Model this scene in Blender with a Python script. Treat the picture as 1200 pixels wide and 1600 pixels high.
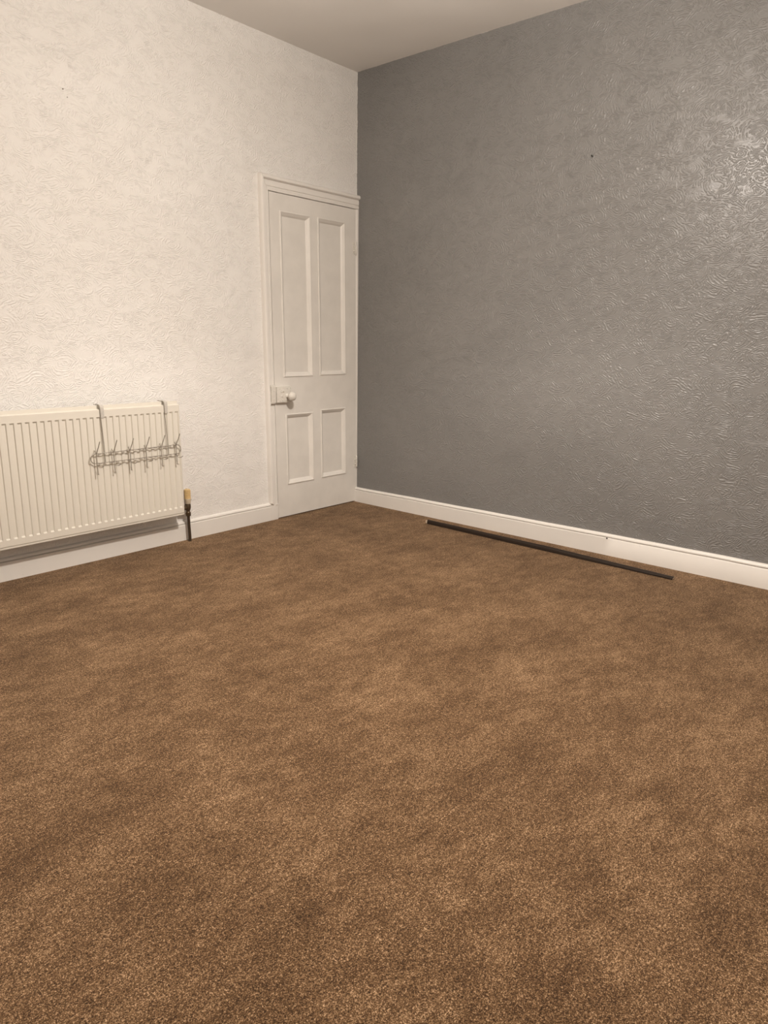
import bpy, bmesh, math, random
from mathutils import Vector, Matrix
random.seed(7)
for o in list(bpy.data.objects): bpy.data.objects.remove(o)
SC = bpy.context.scene
COL = SC.collection

# ------------------------------------------------------------------ camera
F_PX, YAW, PITCH, ROLL = 1104.5, 0.8592, -0.2382, 0.0156
CAM = Vector((-3.6788, -3.4552, 1.1410))
fw = Vector((math.sin(YAW)*math.cos(PITCH), math.cos(YAW)*math.cos(PITCH), math.sin(PITCH)))
rt = fw.cross(Vector((0, 0, 1))).normalized(); up = rt.cross(fw)
c_, s_ = math.cos(ROLL), math.sin(ROLL)
rt, up = c_*rt + s_*up, -s_*rt + c_*up
cd = bpy.data.cameras.new('camera'); cam = bpy.data.objects.new('camera', cd); COL.objects.link(cam)
cd.sensor_fit = 'VERTICAL'; cd.sensor_height = 36.0; cd.lens = F_PX/1600*36.0; cd.clip_start = 0.02
M4 = Matrix((rt, up, -fw)).transposed().to_4x4(); M4.translation = CAM
cam.matrix_world = M4
SC.camera = cam

# ------------------------------------------------------------------ world, lamp, exposure
w = bpy.data.worlds.new('world'); SC.world = w; w.use_nodes = True
w.node_tree.nodes['Background'].inputs[0].default_value = (0.02, 0.022, 0.03, 1)
w.node_tree.nodes['Background'].inputs[1].default_value = 0.2
ld = bpy.data.lights.new('ceiling_lamp', 'POINT'); ld.energy = 212; ld.shadow_soft_size = 0.045
ld.color = (1.0, 0.905, 0.815)
# unseen lamp, output shaped to even the walls: strong downwards, softened sideways, some up
ld.use_nodes = True; _t = ld.node_tree; _em = _t.nodes['Emission']
_g = _t.nodes.new('ShaderNodeNewGeometry'); _s = _t.nodes.new('ShaderNodeSeparateXYZ'); _c = _t.nodes.new('ShaderNodeFloatCurve')
_m = _t.nodes.new('ShaderNodeMapRange'); _m.inputs['From Min'].default_value = -1.0; _m.inputs['From Max'].default_value = 1.0
_t.links.new(_g.outputs['Incoming'], _s.inputs[0]); _t.links.new(_s.outputs['Z'], _m.inputs['Value']); _t.links.new(_m.outputs[0], _c.inputs['Value'])
_cv = _c.mapping.curves[0]
for _i, (_x, _y) in enumerate(((0.0, 0.80), (0.08, 0.88), (0.17, 0.90), (0.27, 0.53), (0.38, 0.355), (0.50, 0.32), (0.565, 0.33), (0.64, 0.45), (0.8, 0.58), (1.0, 0.60))):
    if _i in (0,): _cv.points[0].location = (_x, _y)
    elif _x == 1.0: _cv.points[-1].location = (_x, _y)
    else: _cv.points.new(_x, _y)
_c.mapping.update()
_t.links.new(_c.outputs[0], _em.inputs['Strength'])
lamp = bpy.data.objects.new('ceiling_lamp', ld); COL.objects.link(lamp); lamp.location = (-1.82, -1.98, 2.27)
vs = SC.view_settings
vs.view_transform = 'Standard'; vs.look = 'None'; vs.gamma = 1.0; vs.use_curve_mapping = False
vs.exposure = 0.0

# ------------------------------------------------------------------ material helpers
class NT:
    def __init__(self, name):
        self.m = bpy.data.materials.new(name); self.m.use_nodes = True
        self.t = self.m.node_tree; self.b = self.t.nodes['Principled BSDF']
    def n(self, kind, ins=None, **props):
        nd = self.t.nodes.new(kind)
        for k, v in props.items(): setattr(nd, k, v)
        for k, v in (ins or {}).items():
            if isinstance(v, bpy.types.NodeSocket): self.t.links.new(v, nd.inputs[k])
            else: nd.inputs[k].default_value = v
        return nd
    def math(self, op, a, b=0.0, c=0.0, clamp=False):
        return self.n('ShaderNodeMath', {0: a, 1: b, 2: c}, operation=op, use_clamp=clamp).outputs[0]
    def noise(self, vec, scale, detail=2.0, rough=0.5, dist=0.0):
        return self.n('ShaderNodeTexNoise', {'Vector': vec, 'Scale': scale, 'Detail': detail, 'Roughness': rough, 'Distortion': dist})
    def ramp(self, fac, stops):
        r = self.n('ShaderNodeValToRGB', {'Fac': fac}); e = r.color_ramp.elements
        while len(e) < len(stops): e.new(0.5)
        for i, (p, c) in enumerate(stops):
            e[i].position = p; e[i].color = (*c, 1) if len(c) == 3 else c
        return r.outputs[0]
    def sstep(self, v, a, b, lo=0.0, hi=1.0):
        return self.n('ShaderNodeMapRange', {'Value': v, 'From Min': a, 'From Max': b, 'To Min': lo, 'To Max': hi}, interpolation_type='SMOOTHSTEP').outputs[0]
    def mix(self, fac, a, b):
        nd = self.n('ShaderNodeMix', data_type='RGBA')
        for k, v in ((0, fac), (6, a), (7, b)):
            if isinstance(v, bpy.types.NodeSocket): self.t.links.new(v, nd.inputs[k])
            else: nd.inputs[k].default_value = v if k == 0 else (*v, 1)
        return nd.outputs[2]
    def set(self, name, v):
        i = self.b.inputs[name]
        if isinstance(v, bpy.types.NodeSocket): self.t.links.new(v, i)
        else: i.default_value = (*v, 1) if isinstance(v, tuple) and len(v) == 3 else v
    def bump(self, h, dist, strength=1.0, normal=None):
        ins = {'Height': h, 'Distance': dist, 'Strength': strength}
        if normal is not None: ins['Normal'] = normal
        return self.n('ShaderNodeBump', ins).outputs[0]

def paint(name, col, rough=0.4, bump=0.0003, spec=0.5, wear=0.03):
    k = NT(name); P = k.n('ShaderNodeTexCoord').outputs['Object']
    a = k.noise(P, 9.0, 4.0).outputs[0]
    dk = tuple(c*(1-wear*2) for c in col)
    k.set('Base Color', k.mix(k.sstep(a, 0.3, 0.7), dk, col))
    k.set('Roughness', k.sstep(k.noise(P, 30.0, 3.0).outputs[0], 0.2, 0.8, rough-0.05, rough+0.07) if bump else rough)
    k.set('Specular IOR Level', spec)
    if bump: k.set('Normal', k.bump(k.noise(P, 70.0, 3.0).outputs[0], bump))
    return k.m

def plain(name, col, rough=0.5, metal=0.0, spec=0.5):
    k = NT(name); P = k.n('ShaderNodeTexCoord').outputs['Object']
    a = k.noise(P, 160.0, 3.0).outputs[0]
    k.set('Base Color', k.mix(k.sstep(a, 0.3, 0.75), tuple(c*0.8 for c in col), col))
    k.set('Roughness', rough); k.set('Metallic', metal); k.set('Specular IOR Level', spec)
    return k.m

def swirl_relief(k, u, v):
    """blown vinyl wallpaper: patches of concentric raised arcs"""
    P = k.n('ShaderNodeCombineXYZ', {0: u, 1: k.math('MULTIPLY', v, 1.35), 2: 0.0}).outputs[0]
    wn = k.noise(P, 7.0, 2.0).outputs['Color']
    wv = k.n('ShaderNodeVectorMath', {0: wn, 1: (0.5, 0.5, 0.5)}, operation='SUBTRACT').outputs[0]
    wv = k.n('ShaderNodeVectorMath', {0: wv, 'Scale': 0.11}, operation='SCALE').outputs[0]
    Q = k.n('ShaderNodeVectorMath', {0: P, 1: wv}, operation='ADD').outputs[0]
    def rings(scale, off, pitch):
        q = k.n('ShaderNodeVectorMath', {0: Q, 1: off}, operation='ADD').outputs[0]
        vo = k.n('ShaderNodeTexVoronoi', {'Vector': q, 'Scale': scale, 'Randomness': 1.0}, voronoi_dimensions='2D', feature='F1')
        ph = k.math('MULTIPLY', vo.outputs['Distance'], 2*math.pi/(scale*pitch))
        ph = k.math('ADD', ph, k.math('MULTIPLY', k.noise(P, 26.0, 2.0).outputs[0], 4.5))
        return k.math('SINE', ph)
    a = rings(7.5, (0, 0, 0), 0.0126)
    b = rings(11.0, (3.3, 1.7, 0), 0.0108)
    sel = k.sstep(k.noise(P, 9.0, 1.0).outputs[0], 0.47, 0.53)
    r = k.math('ADD', k.math('MULTIPLY', a, sel), k.math('MULTIPLY', b, k.math('SUBTRACT', 1.0, sel)))
    r = k.sstep(r, -0.9, 1.0)
    brk = k.sstep(k.noise(P, 60.0, 1.0).outputs[0], 0.34, 0.58)
    msk = k.sstep(k.noise(P, 13.0, 2.0).outputs[0], 0.28, 0.52, 0.08, 1.0)
    return k.math('MULTIPLY', k.math('MULTIPLY', r, brk), msk), P

WHITE = (0.80, 0.775, 0.74)
def wallpaper_white():
    k = NT('white_relief_wallpaper')
    X = k.n('ShaderNodeSeparateXYZ', {0: k.n('ShaderNodeTexCoord').outputs['Object']}).outputs
    h, P = swirl_relief(k, X['X'], X['Z'])
    a = k.noise(P, 1.3, 3.0).outputs[0]
    k.set('Base Color', k.mix(k.sstep(a, 0.35, 0.7), (0.79, 0.765, 0.73), (0.81, 0.79, 0.76)))
    k.set('Roughness', 0.62); k.set('Specular IOR Level', 0.35)
    n1 = k.bump(k.noise(P, 2.2, 2.0).outputs[0], 0.012)
    k.set('Normal', k.bump(h, 0.0016, 1.0, n1))
    return k.m
def wallpaper_grey():
    k = NT('grey_relief_wallpaper')
    X = k.n('ShaderNodeSeparateXYZ', {0: k.n('ShaderNodeTexCoord').outputs['Object']}).outputs
    h, P = swirl_relief(k, X['Y'], X['Z'])
    a = k.noise(P, 1.5, 4.0).outputs[0]
    grey = k.mix(k.sstep(a, 0.35, 0.7), (0.207, 0.203, 0.196), (0.226, 0.221, 0.213))
    # ragged cut-in line of the grey paint along the ceiling and down the corner
    e = k.noise(P, 9.0, 4.0, 0.7).outputs[0]; e2 = k.noise(P, 3.1, 1.0).outputs[0]
    top = k.math('ADD', k.math('MULTIPLY', k.math('SUBTRACT', e, 0.5), 0.010), 2.8003)
    top = k.math('SUBTRACT', top, k.sstep(e2, 0.60, 0.68, 0.0, 0.008))
    f1 = k.sstep(k.math('SUBTRACT', X['Z'], top), -0.0008, 0.0008)
    side = k.math('MULTIPLY', k.math('SUBTRACT', e, 0.45), 0.02)
    f2 = k.sstep(k.math('SUBTRACT', k.math('ADD', X['Y'], 0.004), side), -0.001, 0.001)
    f = k.math('MAXIMUM', f1, f2)
    k.set('Base Color', k.mix(f, grey, WHITE))
    k.set('Roughness', 0.33); k.set('Specular IOR Level', 0.5)
    n1 = k.bump(k.noise(P, 2.0, 2.0).outputs[0], 0.006)
    k.set('Normal', k.bump(h, 0.0016, 1.0, n1))
    return k.m
def ceiling_mat():
    k = NT('matt_white_ceiling_paint'); P = k.n('ShaderNodeTexCoord').outputs['Object']
    k.set('Base Color', k.mix(k.noise(P, 1.0, 2.0).outputs[0], (0.74, 0.715, 0.68), (0.78, 0.755, 0.72)))
    k.set('Roughness', 0.75)
    n1 = k.bump(k.noise(P, 1.1, 2.0).outputs[0], 0.03)
    k.set('Normal', k.bump(k.noise(P, 60.0, 3.0).outputs[0], 0.0004, 1.0, n1))
    return k.m
def carpet_mat():
    k = NT('brown_twist_pile_carpet'); P = k.n('ShaderNodeTexCoord').outputs['Object']
    f1 = k.noise(P, 290.0, 2.0, 0.65, 0.3).outputs[0]
    f2 = k.noise(P, 560.0, 1.0, 0.6).outputs[0]
    f3 = k.noise(P, 115.0, 3.0, 0.75).outputs[0]
    f = k.math('ADD', k.math('MULTIPLY', f1, 0.42), k.math('MULTIPLY', f2, 0.30))
    f = k.math('ADD', f, k.math('MULTIPLY', f3, 0.28))
    # nap: shading of pile leaning different ways, put into the colour as patches
    S = k.n('ShaderNodeMapping', {'Vector': P, 'Rotation': (0, 0, 0.8), 'Scale': (1.0, 1.6, 1.0)}).outputs[0]
    n_big = k.noise(S, 2.8, 9.0, 0.68, 0.0).outputs[0]
    n_mid = k.noise(S, 14.0, 8.0, 0.8, 0.0).outputs[0]
    nap = k.math('ADD', k.math('MULTIPLY', k.math('SUBTRACT', n_big, 0.5), 0.15), k.math('MULTIPLY', k.math('SUBTRACT', n_mid, 0.5), 0.18))
    t = k.math('ADD', f, nap)
    col = k.ramp(t, [(0.402, (0.024, 0.010, 0.003)), (0.474, (0.100, 0.050, 0.020)), (0.542, (0.250, 0.145, 0.070)), (0.618, (0.70, 0.47, 0.285))])  # dark stops hold self-shadowing between tufts, baked into the yarn colours
    k.set('Base Color', col); k.set('Roughness', 0.95); k.set('Specular IOR Level', 0.15)
    k.set('Sheen Weight', 0.12); k.set('Sheen Roughness', 0.6); k.set('Sheen Tint', (0.9, 0.75, 0.6))
    k.set('Normal', k.bump(f, 0.007))
    return k.m

M = dict(
    wall_w=wallpaper_white(), wall_g=wallpaper_grey(), ceil=ceiling_mat(), carpet=carpet_mat(),
    plaster=paint('cream_wall_paint', (0.84, 0.82, 0.79), 0.7),
    gloss=paint('off_white_gloss_paint', (0.80, 0.77, 0.725), 0.32, 0.0003, 0.5, 0.008),
    door=paint('off_white_door_paint', (0.78, 0.75, 0.70), 0.36, 0.0004),
    lump=paint('thick_off_white_paint', (0.72, 0.69, 0.63), 0.22, 0.0035),
    rad=paint('cream_radiator_enamel', (0.71, 0.675, 0.60), 0.30, 0.0, 0.5, 0.0),
    fin=paint('pale_grey_convector_enamel', (0.62, 0.59, 0.53), 0.4, 0.0),
    wire=plain('brushed_nickel_wire', (0.43, 0.395, 0.34), 0.42, 0.5),
    clip=plain('pale_grey_plastic', (0.60, 0.57, 0.52), 0.4),
    pipe=plain('dark_bronze_painted_pipe', (0.050, 0.032, 0.018), 0.42),
    valve=plain('tarnished_dark_brass', (0.12, 0.085, 0.05), 0.38, 0.5),
    head=plain('aged_cream_plastic', (0.72, 0.52, 0.25), 0.45),
    collar=plain('pale_cream_plastic', (0.74, 0.64, 0.48), 0.4),
    bar=plain('dark_brown_stained_wood', (0.030, 0.020, 0.014), 0.6, 0.0, 0.2),
    barend=plain('raw_cut_wood', (0.62, 0.50, 0.37), 0.7),
    dark=plain('dark_steel', (0.03, 0.028, 0.025), 0.5, 0.5),
)

# ------------------------------------------------------------------ mesh helpers
def link(name, bm, mat, parent=None, smooth=False, loc=None):
    me = bpy.data.meshes.new(name)
    bmesh.ops.recalc_face_normals(bm, faces=bm.faces)
    bm.to_mesh(me); bm.free()
    for m in (mat if isinstance(mat, (list, tuple)) else [mat]): me.materials.append(m)
    if smooth:
        for p in me.polygons: p.use_smooth = True
        try: me.set_sharp_from_angle(angle=math.radians(40))
        except Exception: pass
    o = bpy.data.objects.new(name, me); COL.objects.link(o)
    if parent: o.parent = parent
    if loc: o.location = loc
    return o
def empty(name, loc=(0, 0, 0)):
    o = bpy.data.objects.new(name, None); COL.objects.link(o); o.location = loc; o.empty_display_size = 0.1
    return o
def tag(o, label=None, cat=None, group=None, kind=None):
    if label: o['label'] = label
    if cat: o['category'] = cat
    if group: o['group'] = group
    if kind: o['kind'] = kind
    return o
def box(bm, x0, x1, y0, y1, z0, z1, bev=0.0, seg=2, fn=None):
    vs_ = [bm.verts.new((x, y, z)) for x in (x0, x1) for y in (y0, y1) for z in (z0, z1)]
    q = [(0, 1, 3, 2), (4, 6, 7, 5), (0, 4, 5, 1), (2, 3, 7, 6), (0, 2, 6, 4), (1, 5, 7, 3)]
    fs = [bm.faces.new([vs_[i] for i in f]) for f in q]
    if bev:
        es = list({e for f in fs for e in f.edges})
        bmesh.ops.bevel(bm, geom=es, offset=bev, segments=seg, profile=0.7, affect='EDGES')
def loft(bm, rings, close=True, cap=True):
    """rings: lists of points, same count; close = ring is closed"""
    R_ = [[bm.verts.new(p) for p in r] for r in rings]
    n = len(R_[0])
    for a, b in zip(R_, R_[1:]):
        for i in range(n if close else n-1):
            j = (i+1) % n
            bm.faces.new((a[i], a[j], b[j], b[i]))
    if cap and close:
        bm.faces.new(R_[0][::-1]); bm.faces.new(R_[-1])
    return R_
def lathe(bm, prof, origin, axis='z', seg=24, sx=1.0):
    rings = []
    for r, h in prof:
        ring = []
        for i in range(seg):
            a = 2*math.pi*i/seg; ca, sa = r*math.cos(a), r*math.sin(a)
            p = {'z': (ca, sa, h), 'y': (ca, h, sa), 'x': (h, ca, sa)}[axis]
            ring.append(Vector(origin)+Vector(p))
        rings.append(ring)
    loft(bm, rings)
def tube(bm, pts, r, seg=8):
    pts = [Vector(p) for p in pts]; rings = []
    u = None
    for i, p in enumerate(pts):
        d = ((pts[min(i+1, len(pts)-1)]-p).normalized() + (p-pts[max(i-1, 0)]).normalized())
        d = d.normalized() if d.length > 1e-9 else Vector((0, 0, 1))
        if u is None:
            u = d.orthogonal().normalized()
        u = (u - d*u.dot(d)).normalized(); v = d.cross(u)
        rr = r[i] if isinstance(r, (list, tuple)) else r
        rings.append([p + rr*(math.cos(2*math.pi*k/seg)*u + math.sin(2*math.pi*k/seg)*v) for k in range(seg)])
    loft(bm, rings)
def ball(bm, c, r, seg=12):
    bmesh.ops.create_uvsphere(bm, u_segments=seg, v_segments=seg//2+2, radius=r, matrix=Matrix.Translation(c))

# ------------------------------------------------------------------ the room
H = 2.80; LEAN = 0.0132            # the old door frame leans a little out of plumb
X0, Y0 = -4.30, -4.10              # unseen left and front walls
DL, DT = -0.747, 1.981             # door opening, left edge and head
def lean(x, z): return x - LEAN*z

bm = bmesh.new(); box(bm, X0-0.1, 0.15, Y0-0.1, 0.6, -0.08, 0.0)
tag(link('floor', bm, M['carpet']), 'brown twist pile carpet covering the whole floor', kind='structure')
bm = bmesh.new(); box(bm, X0-0.1, 0.15, Y0-0.1, 0.15, H, H+0.08)
tag(link('ceiling', bm, M['ceil']), 'plain white painted ceiling', kind='structure')
bm = bmesh.new()
box(bm, X0-0.1, lean(DL, 1)-0.012, 0.0, 0.12, 0, H)
box(bm, lean(DL, 1)-0.012, 0.0, 0.0, 0.12, DT, H)
tag(link('wall_back', bm, M['wall_w']), 'white wall with swirled relief wallpaper behind the radiator and door', kind='structure')
bm = bmesh.new(); box(bm, 0.0, 0.12, Y0-0.1, 0.12, 0, H)
tag(link('wall_right', bm, M['wall_g']), 'grey painted wall with swirled relief wallpaper', kind='structure')
bm = bmesh.new(); box(bm, X0-0.1, X0, Y0-0.1, 0.12, 0, H)
tag(link('wall_left', bm, M['plaster']), 'plain cream wall', kind='structure')
bm = bmesh.new(); box(bm, X0, 0.0, Y0-0.1, Y0, 0, H)
tag(link('wall_front', bm, M['plaster']), 'plain cream wall', kind='structure')
# dark passage behind the closed door
bm = bmesh.new(); box(bm, -0.95, 0.0, 0.16, 0.2, 0, 2.2)
tag(link('wall_passage', bm, M['plaster']), 'plain wall of the passage behind the door', kind='structure')

# ------------------------------------------------------------------ skirting boards
SK = [(0.0, 0.0), (0.020, 0.0), (0.020, 0.80), (0.0188, 0.812), (0.0160, 0.822), (0.0085, 0.826), (0.0070, 0.850),
      (0.0150, 0.856), (0.0168, 0.870), (0.0165, 0.925), (0.0135, 0.960), (0.0085, 0.985), (0.0, 1.0)]
def wob(t, a=0.0006): return a*(math.sin(t*7.1)+math.sin(t*17.3+1.0)*0.6)
bm = bmesh.new(); rings = []
n = 60
for i in range(n+1):
    x = X0 + (-0.8045 - X0)*i/n; hh = 0.113
    rings.append([(x, -d + wob(x)*0.5, z*hh + (wob(x*1.3) if z > 0.5 else 0)) for d, z in SK])
loft(bm, rings)
bb = tag(link('baseboard_back', bm, M['gloss'], smooth=True), 'off-white painted skirting board with a moulded top edge', kind='structure')
bm = bmesh.new(); rings = []
for i in range(n+1):
    y = -0.0005 + (Y0 - 0.0)*i/n; hh = 0.104 + 0.017*min(1, -y/2.2)
    rings.append([(-d + wob(y)*0.5, y, z*hh + (wob(y*1.3) if z > 0.5 else 0)) for d, z in SK])
loft(bm, rings)
br = tag(link('baseboard_right', bm, M['gloss'], smooth=True), 'off-white painted skirting board along the grey wall', kind='structure')
# dark chip in the bead of the right-hand board
bm = bmesh.new(); lathe(bm, [(0.0002, -0.0012), (0.0045, -0.0008), (0.0045, 0.0008), (0.0002, 0.0012)], (-0.0208, -1.93, 0.0965), 'x', 8)
tag(link('paint_chip', bm, M['dark'], br), 'small dark chip in the paint')

# ------------------------------------------------------------------ door architrave
AW = [(0.0, 0.004), (0.0, 0.020), (0.003, 0.023), (0.018, 0.023), (0.021, 0.0195), (0.024, 0.0195), (0.027, 0.0235), (0.052, 0.0245),
      (0.057, 0.021), (0.0585, 0.0215), (0.061, 0.034), (0.066, 0.039), (0.080, 0.038), (0.086, 0.031), (0.088, 0.022), (0.088, 0.0)]
tr = bpy.data.objects.new('trim_1', None); COL.objects.link(tr)
tag(tr, 'off-white painted moulded architrave around the door', kind='structure')
def side_arch(z0, z1, lo, hi, top_miter):
    """left side; profile points between lo and hi (fraction of the width)"""
    pr = [p for p in AW if lo <= p[0] <= hi]
    pr = [(pr[0][0], 0.0)] + pr + [(pr[-1][0], 0.0)]
    b = bmesh.new(); rings = []
    for i in range(13):
        t = i/12; ring = []
        for wd, dp in pr:
            zt = z1 + (wd*0.98 if top_miter else 0)
            z = z0 + (zt-z0)*t
            ring.append((lean(DL - wd*0.695, z) + wob(z*2, 0.0004), -dp*0.9, z))
        rings.append(ring)
    loft(b, rings); return b
link('inner_moulding', side_arch(0.098, DT, 0.0, 0.0571, True), M['gloss'], tr, smooth=True)
link('outer_moulding', side_arch(0.292, DT, 0.0572, 0.1, True), M['gloss'], tr, smooth=True)
link('outer_moulding', side_arch(0.112, 0.2910, 0.0572, 0.1, False), M['gloss'], tr, smooth=True)
b = bmesh.new(); rings = []
for i in range(13):
    t = i/12; ring = []
    for wd, dp in [(0.0, 0.0)] + AW:
        z = DT + wd*0.98
        xl = lean(DL - wd*0.695, z); x = xl + (-0.0008 - xl)*t
        ring.append((x, -dp*0.95, z + wob(x*3, 0.0005)))
    rings.append(ring)
loft(b, rings); link('head_moulding', b, M['gloss'], tr, smooth=True)
b = bmesh.new(); box(b, -0.8055, -0.7475, -0.0215, 0.0, 0.0, 0.098, 0.0015); box(b, -0.8060, -0.771, -0.019, 0.0, 0.095, 0.113, 0.002); box(b, -0.772, -0.7475, -0.024, -0.004, 0.094, 0.104, 0.002)
link('plinth_block', b, M['gloss'], tr, smooth=True)
# lining behind the leaf: left jamb, head, and the wedge of frame left over at the hinge side
b = bmesh.new(); rings = []
for z in (0.0, DT+0.02): rings.append([(lean(DL-0.011, z), 0.0, z), (lean(DL, z), 0.0, z), (lean(DL, z), 0.12, z), (lean(DL-0.011, z), 0.12, z)])
loft(b, rings)
rings = []
for z in (0.0, DT): rings.append([(lean(-0.0025, z), -0.013, z), (0.0, -0.015, z), (0.0, 0.12, z), (lean(-0.0025, z), 0.12, z)])
loft(b, rings)
rings = []
for z in (0.0, DT): rings.append([(lean(-0.0025, z)+0.004, -0.013, z), (lean(-0.0025, z)*0.45, -0.0195, z), (0.0, -0.0195, z), (0.0, -0.01, z)])
loft(b, rings)
box(b, lean(DL, DT), 0.0, 0.0, 0.12, DT-0.0, DT+0.012)
box(b, lean(DL, 1)-0.005, DL+0.012, 0.020, 0.045, 0, DT)
box(b, lean(DL, DT), -0.001, 0.030, 0.045, DT-0.012, DT)
link('door_lining', b, M['gloss'], tr)

# ------------------------------------------------------------------ four-panel door
YF = -0.0175; TH = 0.036
L_, R_, B_, T_ = -0.7422, -0.0045, 0.006, 1.9775
MW = 0.030
PAN = [(-0.665, -0.415, 0.906, 1.884), (-0.352, -0.105, 0.909, 1.886), (-0.659, -0.421, 0.215, 0.674), (-0.350, -0.110, 0.218, 0.685)]
door = empty('door_1'); tag(door, 'off-white painted four-panel door in the corner', kind='structure')
def P3(u, d, z): return (lean(u, z), YF-d, z)
# stiles and rails as one framed mesh with four openings
xs = [L_, -0.662, -0.418, -0.351, -0.1075, R_]
b = bmesh.new()
def fbox(b, u0, u1, z0, z1, d0, d1):
    v = [b.verts.new(P3(u, d, z)) for u in (u0, u1) for d in (d0, d1) for z in (z0, z1)]
    for f in [(0, 1, 3, 2), (4, 6, 7, 5), (0, 4, 5, 1), (2, 3, 7, 6), (0, 2, 6, 4), (1, 5, 7, 3)]: b.faces.new([v[i] for i in f])
e_ = 0.008
fbox(b, L_, -0.664+e_, B_, T_, -TH, 0); fbox(b, -0.108-e_, R_, B_, T_, -TH, 0)
stile = link('stile', b, M['door'], door)
b = bmesh.new()
fbox(b, -0.664+e_, -0.108-e_, 1.885-e_, T_, -TH, 0); fbox(b, -0.664+e_, -0.108-e_, 0.68-e_, 0.908+e_, -TH, 0); fbox(b, -0.664+e_, -0.108-e_, B_, 0.217+e_, -TH, 0)
fbox(b, -0.418-e_, -0.351+e_, 0.217+e_, 0.68-e_, -TH, 0); fbox(b, -0.418-e_, -0.351+e_, 0.908+e_, 1.885-e_, -TH, 0)
link('rail', b, M['door'], door)
for (u0, u1, z0, z1) in PAN:
    b = bmesh.new()      # bolection moulding: raised outer bead, then a long slope down to the panel
    pr = [(0.0, 0.0), (0.0008, 0.0030), (0.004, 0.0048), (0.008, 0.0040), (0.010, 0.0015), (0.013, -0.0002), (0.021, -0.0055), (0.0275, -0.0125), (0.030, -0.0145)]
    rings = [[P3(u0+a, d, z0+a), P3(u1-a, d, z0+a), P3(u1-a, d, z1-a), P3(u0+a, d, z1-a)] for a, d in pr]
    loft(b, rings, True, False)
    mo = link('panel_moulding', b, M['door'], door)
    b = bmesh.new(); a = 0.028
    fbox(b, u0+a, u1-a, z0+a, z1-a, -0.026, -0.0138)
    link('panel', b, M['door'], door)
# rim lock with keep, and knob
b = bmesh.new()
box(b, lean(-0.746, 0.8), lean(-0.629, 0.8), YF-0.024, YF, 0.752, 0.850, 0.003)
lk = link('rim_lock', b, M['lump'], door, smooth=True); tag(lk, 'thickly painted rim lock case')
def screw(b, u, z, d, r=0.0042):
    lathe(b, [(r*1.05, d-0.0015), (r, d+0.001), (r*0.6, d+0.0024), (0.0004, d+0.0028)], (lean(u, z), YF, z), 'y', 10)
def lathe_y(b, prof, u, z, seg=24):   # profile distance counted out from the leaf
    lathe(b, [(r, -h) for r, h in prof], (lean(u, z), YF, z), 'y', seg)
for u, z in ((-0.721, 0.838), (-0.634, 0.840), (-0.722, 0.764), (-0.700, 0.766), (-0.655, 0.765), (-0.660, 0.838)):
    b = bmesh.new(); lathe_y(b, [(0.0048, 0.022), (0.0045, 0.0252), (0.003, 0.0268), (0.0004, 0.0272)], u, z, 10)
    link('screw_head', b, M['lump'], lk, smooth=True)
b = bmesh.new(); box(b, lean(-0.716, 0.8), lean(-0.688, 0.8), YF-0.0275, YF-0.022, 0.815, 0.829, 0.0022); lathe_y(b, [(0.006, 0.02), (0.006, 0.029), (0.004, 0.0315), (0.0004, 0.032)], -0.694, 0.823, 12)
link('snib', b, M['lump'], lk, smooth=True)
b = bmesh.new(); lathe_y(b, [(0.009, 0.022), (0.008, 0.0255), (0.0004, 0.026)], -0.700, 0.792, 14)
link('keyhole_cover', b, M['lump'], lk, smooth=True)
b = bmesh.new()
lathe_y(b, [(0.0004, 0.0), (0.016, 0.0), (0.016, 0.026), (0.013, 0.029), (0.010, 0.034), (0.010, 0.046), (0.014, 0.050), (0.023, 0.055), (0.0275, 0.063),
            (0.0280, 0.071), (0.0255, 0.080), (0.018, 0.088), (0.009, 0.0915), (0.0004, 0.0925)], -0.661, 0.791, 28)
tag(link('door_knob', b, M['lump'], door, smooth=True), 'round off-white painted knob')
kp = bmesh.new(); box(kp, lean(-0.787, 0.8), lean(-0.7525, 0.8), -0.0405, -0.0160, 0.752, 0.857, 0.0025)
box(kp, lean(-0.791, 0.8), lean(-0.7525, 0.8), -0.0375, -0.0160, 0.848, 0.862, 0.002); box(kp, lean(-0.791, 0.8), lean(-0.7525, 0.8), -0.0375, -0.0160, 0.747, 0.760, 0.002)
keep = link('lock_keep', kp, M['lump'], tr, smooth=True); tag(keep, 'painted iron keep for the rim lock')
for zc in (0.826, 0.775):
    b = bmesh.new(); lathe(b, [(0.0045, -0.038), (0.0042, -0.042), (0.0004, -0.044)], (lean(-0.769, 0.8), 0, zc), 'y', 10)
    link('screw_head', b, M['lump'], keep, smooth=True)
for zc in (1.735, 0.293):
    b = bmesh.new()
    ux = lean(-0.006, zc)
    lathe(b, [(0.0004, -0.042), (0.004, -0.041), (0.0056, -0.038), (0.0056, -0.013), (0.0046, -0.012), (0.0046, -0.010), (0.0056, -0.009), (0.0056, 0.012), (0.0046, 0.013), (0.0046, 0.015), (0.0056, 0.016), (0.0056, 0.038), (0.004, 0.041), (0.0004, 0.042)], (ux, YF-0.0065, zc), 'z', 12)
    box(b, ux-0.024, ux, YF-0.0022, YF+0.001, zc-0.038, zc+0.038, 0.0008)
    hg = link('hinge', b, M['lump'], door, smooth=True)
    for dz in (-0.018, 0.014):
        b = bmesh.new(); lathe(b, [(0.0052, 0), (0.005, -0.003), (0.003, -0.0055), (0.0004, -0.006)], (ux-0.012, YF-0.0018, zc+dz), 'y', 10)
        link('screw_head', b, M['lump'], hg, smooth=True)

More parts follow.
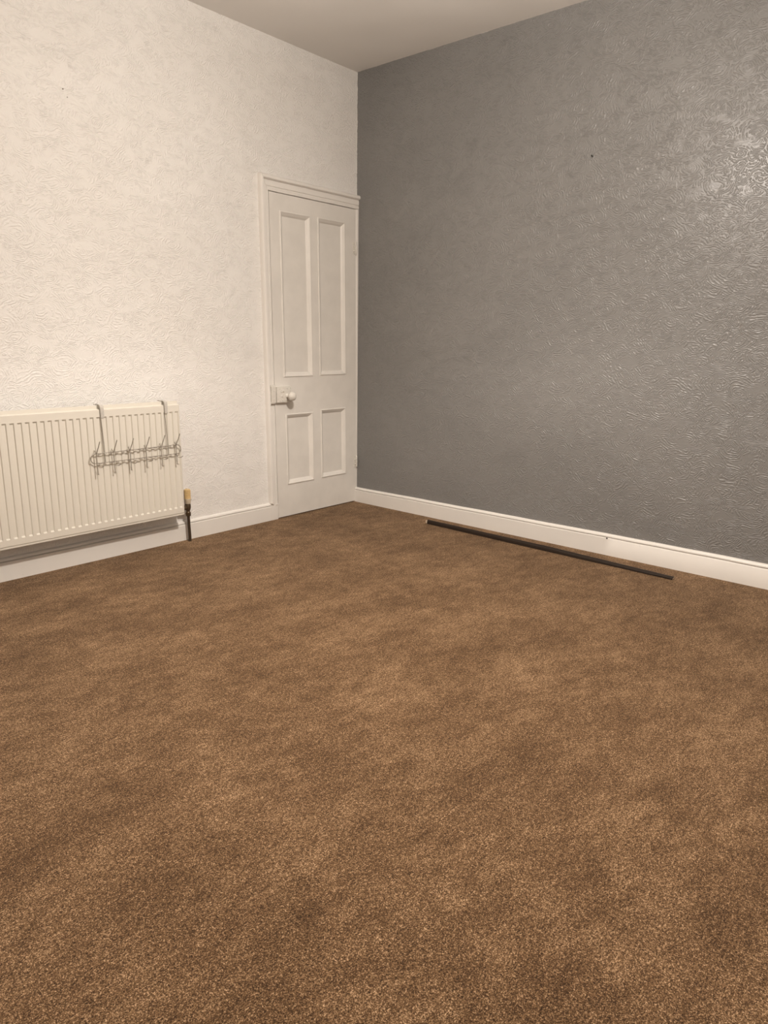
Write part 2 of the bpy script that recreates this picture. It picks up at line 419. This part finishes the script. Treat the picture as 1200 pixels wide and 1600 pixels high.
# ------------------------------------------------------------------ radiator
RX1 = -1.5055; NCH = 35; PIT = 0.03395; RX0 = RX1 - 2*0.0195 - PIT*(NCH-1)
RZ0, RZ1 = 0.1925, 0.787; DF = 0.115
rad = empty('radiator', ((RX0+RX1)/2, -0.09, RZ0))
tag(rad, 'cream ribbed steel panel radiator hung on the white wall', 'radiator')
def relp(o, parent):     # keep world coordinates while parented to an empty that sits elsewhere
    o.parent = parent; o.matrix_parent_inverse = Matrix.Translation(parent.location).inverted(); return o
b = bmesh.new()
za, zb, zc_, zd = RZ0+0.029, RZ0+0.0355, RZ1-0.0405, RZ1-0.0335   # channel ends: flat at za/zd, full depth at zb/zc
colx = [RX0, RX0+0.004]
G = 0.0064; half_o, half_i = 0.0100, 0.0074
for i in range(NCH):
    cx = RX1 - 0.0195 - PIT*(NCH-1-i)
    colx += [cx-half_o, cx-half_i, cx+half_i, cx+half_o]
colx += [RX1-0.004, RX1]
def depth_in(j, row):
    if row not in (2, 3): return 0.0
    k_ = (j-2) % 4
    return G if 2 <= j < len(colx)-2 and k_ in (1, 2) else 0.0
rows = [RZ0, za, zb, zc_, zd, RZ1]
grid = []
for r_, z in enumerate(rows):
    grid.append([b.verts.new((x, -DF + depth_in(j, r_) + (0.003 if j in (0, len(colx)-1) else 0), z)) for j, x in enumerate(colx)])
for r_ in range(len(rows)-1):
    for j in range(len(colx)-1):
        b.faces.new((grid[r_][j], grid[r_][j+1], grid[r_+1][j+1], grid[r_+1][j]))
# top shoulder, bottom return, end returns, back
def strip(va, off):
    vb = [b.verts.new((v.co.x+off[0], v.co.y+off[1], v.co.z+off[2])) for v in va]
    for i in range(len(va)-1): b.faces.new((va[i], va[i+1], vb[i+1], vb[i]))
    return vb
t1 = strip(grid[-1], (0, 0.003, 0.0022)); t2 = strip(t1, (0, 0.012, 0.003)); t3 = strip(t2, (0, 0.022, 0.0)); t4 = strip(t3, (0, 0, -0.006))
b1 = strip(grid[0], (0, 0.0022, -0.001)); b2 = strip(b1, (0, 0.006, 0.003))
bk = []
for vv in ((RX0, RZ0), (RX1, RZ0), (RX1, RZ1), (RX0, RZ1)): bk.append(b.verts.new((vv[0], -DF+0.036, vv[1])))
b.faces.new(bk)
for j, s in ((0, 3), (len(colx)-1, 1)):
    pts = [grid[r_][j] for r_ in range(len(rows))]
    lo, hi = (bk[0], bk[3]) if j == 0 else (bk[1], bk[2])
    b.faces.new(pts + [hi, lo])
panel = relp(link('front_panel', b, M['rad'], smooth=True), rad)
b = bmesh.new()          # pressed seam flanges, set back from the face
box(b, RX0+0.002, RX1-0.001, -DF+0.0030, -DF+0.0065, RZ0-0.0125, RZ0+0.001, 0.001)
relp(link('bottom_seam', b, M['rad']), rad)
b = bmesh.new(); box(b, RX0+0.002, RX1-0.001, -DF+0.018, -DF+0.034, RZ1+0.002, RZ1+0.021, 0.002)
relp(link('top_seam', b, M['rad'], smooth=True), rad)
b = bmesh.new(); pts = []
nf = 36; fx0, fx1 = RX0+0.04, RX1-0.04
ring_t, ring_b = [], []
for i in range(nf*4+1):
    x = fx0+(fx1-fx0)*i/(nf*4); y = (-DF+0.0365, -DF+0.0365, -0.036, -0.036)[i % 4]
    ring_b.append((x, y, RZ0+0.03)); ring_t.append((x, y, RZ1-0.03))
loft(b, [ring_b, ring_t], False, False)
relp(link('convector_fins', b, M['fin']), rad)
for bx in (RX1-0.17, RX0+0.17):
    b = bmesh.new(); box(b, bx-0.016, bx+0.016, -0.036, -0.0005, RZ0+0.07, RZ1-0.09, 0.001)
    relp(link('wall_bracket', b, M['fin']), rad)

# ------------------------------------------------------------------ valve and pipe at the right-hand end
PX, PY = -1.443, -0.052
vl = empty('radiator_valve', (PX, PY, 0)); tag(vl, 'radiator valve with ribbed cream head on a dark pipe rising from the carpet', 'valve')
b = bmesh.new(); tube(b, [(PX+0.003, PY, -0.01), (PX+0.003, PY, 0.03), (PX+0.001, PY, 0.09), (PX, PY, 0.185)], 0.0085, 14)
relp(link('pipe', b, M['pipe'], smooth=True), vl)
b = bmesh.new(); lathe(b, [(0.0004, 0.150), (0.012, 0.151), (0.0145, 0.154), (0.0145, 0.171), (0.0115, 0.174), (0.0105, 0.180), (0.0135, 0.186), (0.0165, 0.200), (0.0165, 0.212), (0.0145, 0.222), (0.0004, 0.223)], (PX, PY, 0), 'z', 18)
lathe(b, [(0.0004, -0.050), (0.0115, -0.049), (0.0115, -0.034), (0.013, -0.032), (0.013, -0.016), (0.010, -0.012), (0.0004, 0.0)], (PX, PY, 0.200), 'x', 16)
vb_ = relp(link('valve_body', b, M['valve'], smooth=True), vl)
b = bmesh.new(); lathe(b, [(0.0004, 0.150), (0.0152, 0.1505), (0.0158, 0.153), (0.0158, 0.168), (0.015, 0.170), (0.0004, 0.1705)], (PX+0.0005, PY, 0), 'z', 6)
relp(link('compression_nut', b, M['valve']), vl)
b = bmesh.new(); lathe(b, [(0.0004, 0.221), (0.014, 0.2215), (0.016, 0.226), (0.0175, 0.240), (0.0205, 0.248), (0.0205, 0.252), (0.0004, 0.2525)], (PX+0.001, PY, 0), 'z', 24)
cl = relp(link('collar', b, M['collar'], smooth=True), vl)
b = bmesh.new(); rings = []
for r, h in ((0.0004, 0.251), (0.0185, 0.2515), (0.0185, 0.256), (0.0180, 0.262), (0.0188, 0.295), (0.0175, 0.303), (0.013, 0.306), (0.0004, 0.3065)):
    ring = []
    for i in range(48):
        a = 2*math.pi*i/48; rr = r*(1-0.075*((i % 2))) if 0.2615 < h < 0.300 else r
        ring.append((PX+rr*math.cos(a), PY+rr*math.sin(a), h))
    rings.append(ring)
loft(b, rings)
tag(relp(link('thermostat_head', b, M['head'], smooth=False), vl), 'aged yellow-cream ribbed head')
b = bmesh.new(); lathe(b, [(0.0045, 0.305), (0.0045, 0.309), (0.003, 0.311), (0.0004, 0.3112)], (PX, PY, 0), 'z', 12)
relp(link('head_cap', b, M['collar'], smooth=True), vl)

# ------------------------------------------------------------------ wire hook rack over the radiator
hr = empty('hook_rack', (-1.775, -DF-0.012, 0.55)); tag(hr, 'twisted wire over-radiator hook rack with six double hooks', 'hook rack')
WY = -DF-0.0135; ZU, ZL = 0.576, 0.528; XL, XR = -2.004, -1.543
RCC = (ZU-ZL)/2; ZM = (ZU+ZL)/2
loop = []
for i in range(41): loop.append((XL+(XR-XL)*i/40, WY, ZU))
for i in range(1, 12): a = math.pi/2-math.pi*i/12; loop.append((XR+RCC*math.cos(a), WY, ZM+RCC*math.sin(a)))
for i in range(41): loop.append((XR+(XL-XR)*i/40, WY, ZL))
for i in range(1, 12): a = -math.pi/2-math.pi*i/12; loop.append((XL+RCC*math.cos(a), WY, ZM+RCC*math.sin(a)))
loop.append(loop[0])
b = bmesh.new(); tube(b, loop, 0.0023, 8)
relp(link('rail_loop', b, M['wire'], smooth=True), hr)
for zz in (ZU, ZL):      # second wire wound in waves around each straight run
    b = bmesh.new(); pts = []; nw = 230
    for i in range(nw+1):
        x = XL+0.004+(XR-XL-0.008)*i/nw; ph = 2*math.pi*(x-XL)/0.031
        pts.append((x, WY-0.0016*math.cos(ph), zz-0.0020+0.0026*math.sin(ph)))
    tube(b, pts, 0.0016, 6)
    relp(link('wound_wire', b, M['wire'], smooth=True), hr)
for i in range(6):
    hx = -1.999 + i*0.0899
    b = bmesh.new()
    main = [(hx-0.006, WY+0.002, ZU+0.017), (hx-0.003, WY-0.001, ZU+0.006), (hx, WY-0.0042, ZU-0.004), (hx, WY-0.0045, ZL), (hx, WY-0.0055, ZL-0.026), (hx, WY-0.007, ZL-0.052)]
    tube(b, main, 0.0023, 8); ball(b, main[-1], 0.0038)
    hook = relp(link('hook', b, M['wire'], smooth=True), hr)
    b = bmesh.new()
    pr_ = [(hx, WY-0.0045, ZU-0.002), (hx+0.001, WY-0.010, ZU+0.012), (hx+0.003, WY-0.024, ZU+0.036), (hx+0.005, WY-0.036, ZU+0.062)]
    tube(b, pr_, 0.0022, 8); ball(b, pr_[-1], 0.0028)
    pg = link('upper_prong', b, M['wire'], smooth=True); pg.parent = hook
    b = bmesh.new()
    pr_ = [(hx, WY-0.0055, ZL-0.012), (hx+0.006, WY-0.012, ZL-0.020), (hx+0.012, WY-0.026, ZL-0.018), (hx+0.018, WY-0.036, ZL-0.010)]
    tube(b, pr_, [0.0010, 0.0012, 0.0021, 0.0023], 8)
    pg = link('lower_prong', b, M['wire'], smooth=True); pg.parent = hook
for sx in (-1.953, -1.597):
    b = bmesh.new()
    tube(b, [(sx-0.004, -0.060, RZ1+0.0250), (sx-0.004, -DF+0.006, RZ1+0.0250), (sx-0.004, -DF-0.002, RZ1+0.018), (sx-0.003, -DF-0.0045, RZ1), (sx-0.002, -DF-0.0045, RZ1-0.05), (sx+0.001, WY+0.0035, ZU+0.04), (sx+0.002, WY+0.0035, ZL-0.001)], 0.0021, 8)
    hn = relp(link('hanger', b, M['wire'], smooth=True), hr)
    b = bmesh.new()
    cs = [(-0.064, RZ1+0.0235), (-DF+0.008, RZ1+0.0235), (-DF-0.0008, RZ1+0.017), (-DF-0.0022, RZ1+0.008), (-DF-0.0022, RZ1-0.040)]
    rings = [[(sx-0.001, y, z), (sx+0.017, y, z), (sx+0.017, y-0.0014, z+0.0012), (sx-0.001, y-0.0014, z+0.0012)] for y, z in cs]
    loft(b, rings)
    cp = link('clip', b, M['clip']); cp.parent = hn; tag(cp, 'flat pale clip over the radiator top')

# ------------------------------------------------------------------ dark strip of wood lying on the carpet
A, Bp = Vector((-0.156, -0.796, 0)), Vector((-0.168, -2.360, 0))
b = bmesh.new(); rings = []
N = 60; d_ = (Bp-A).normalized(); sd = Vector((d_.y, -d_.x, 0)) # sd points into the room
if sd.x > 0: sd = -sd
for i in range(N+1):
    t = i/N; p = A + (Bp-A)*t
    hgt = 0.025 if t < 0.55 else 0.025 - 0.015*((t-0.55)/0.45)
    wid = 0.014 + 0.016*t
    bow = 0.004*math.sin(math.pi*t)
    z0 = 0.0015
    prof = [(wid, z0), (wid, z0+hgt*0.55), (wid*0.92, z0+hgt*0.78), (wid*0.72, z0+hgt*0.94), (wid*0.42, z0+hgt), (0.002, z0+hgt*0.98), (0.0, z0+hgt*0.9), (0.0, z0)]
    rings.append([p + sd*(s+bow) + Vector((0, 0, z)) for s, z in prof])
R4 = loft(b, rings, True, True)
b.faces.ensure_lookup_table()
for f in b.faces:
    f.material_index = 0
b.faces[-2].material_index = 1; b.faces[-1].material_index = 1
bar = link('wooden_strip', b, [M['bar'], M['barend']], smooth=True)
tag(bar, 'long dark brown strip of beading lying on the carpet beside the right skirting board', 'strip')

b = bmesh.new(); box(b, A.x-0.0125, A.x-0.0015, A.y-0.002, A.y+0.014, 0.003, 0.0215, 0.002)
tag(link('end_plug', b, M['barend'], bar), 'pale raw wood end')

# ------------------------------------------------------------------ small things left in the walls
b = bmesh.new(); lathe(b, [(0.0004, -0.012), (0.0016, -0.010), (0.0018, 0.004), (0.0018, 0.02)], (0, -1.659, 2.075), 'x', 8)
lathe(b, [(0.0004, -0.0125), (0.0042, -0.012), (0.0042, -0.0105), (0.0017, -0.010)], (0, -1.659, 2.075), 'x', 10)
tag(link('nail', b, M['dark'], smooth=True), 'small dark nail sticking out of the grey wall', 'nail')
for i, (x, z, r, lb) in enumerate(((-1.950, 2.2275, 0.0030, 'small brown wall plug high on the white wall, upper of two'), (-1.9325, 2.198, 0.0022, 'tiny brown wall plug high on the white wall, lower of two'))):
    b = bmesh.new(); lathe(b, [(0.0014, 0.006), (0.0014, -0.0012), (r, -0.0016), (r, 0.01)], (x, 0, z), 'y', 10)
    tag(link('wall_plug', b, M['valve'], smooth=True), lb, 'wall plug')
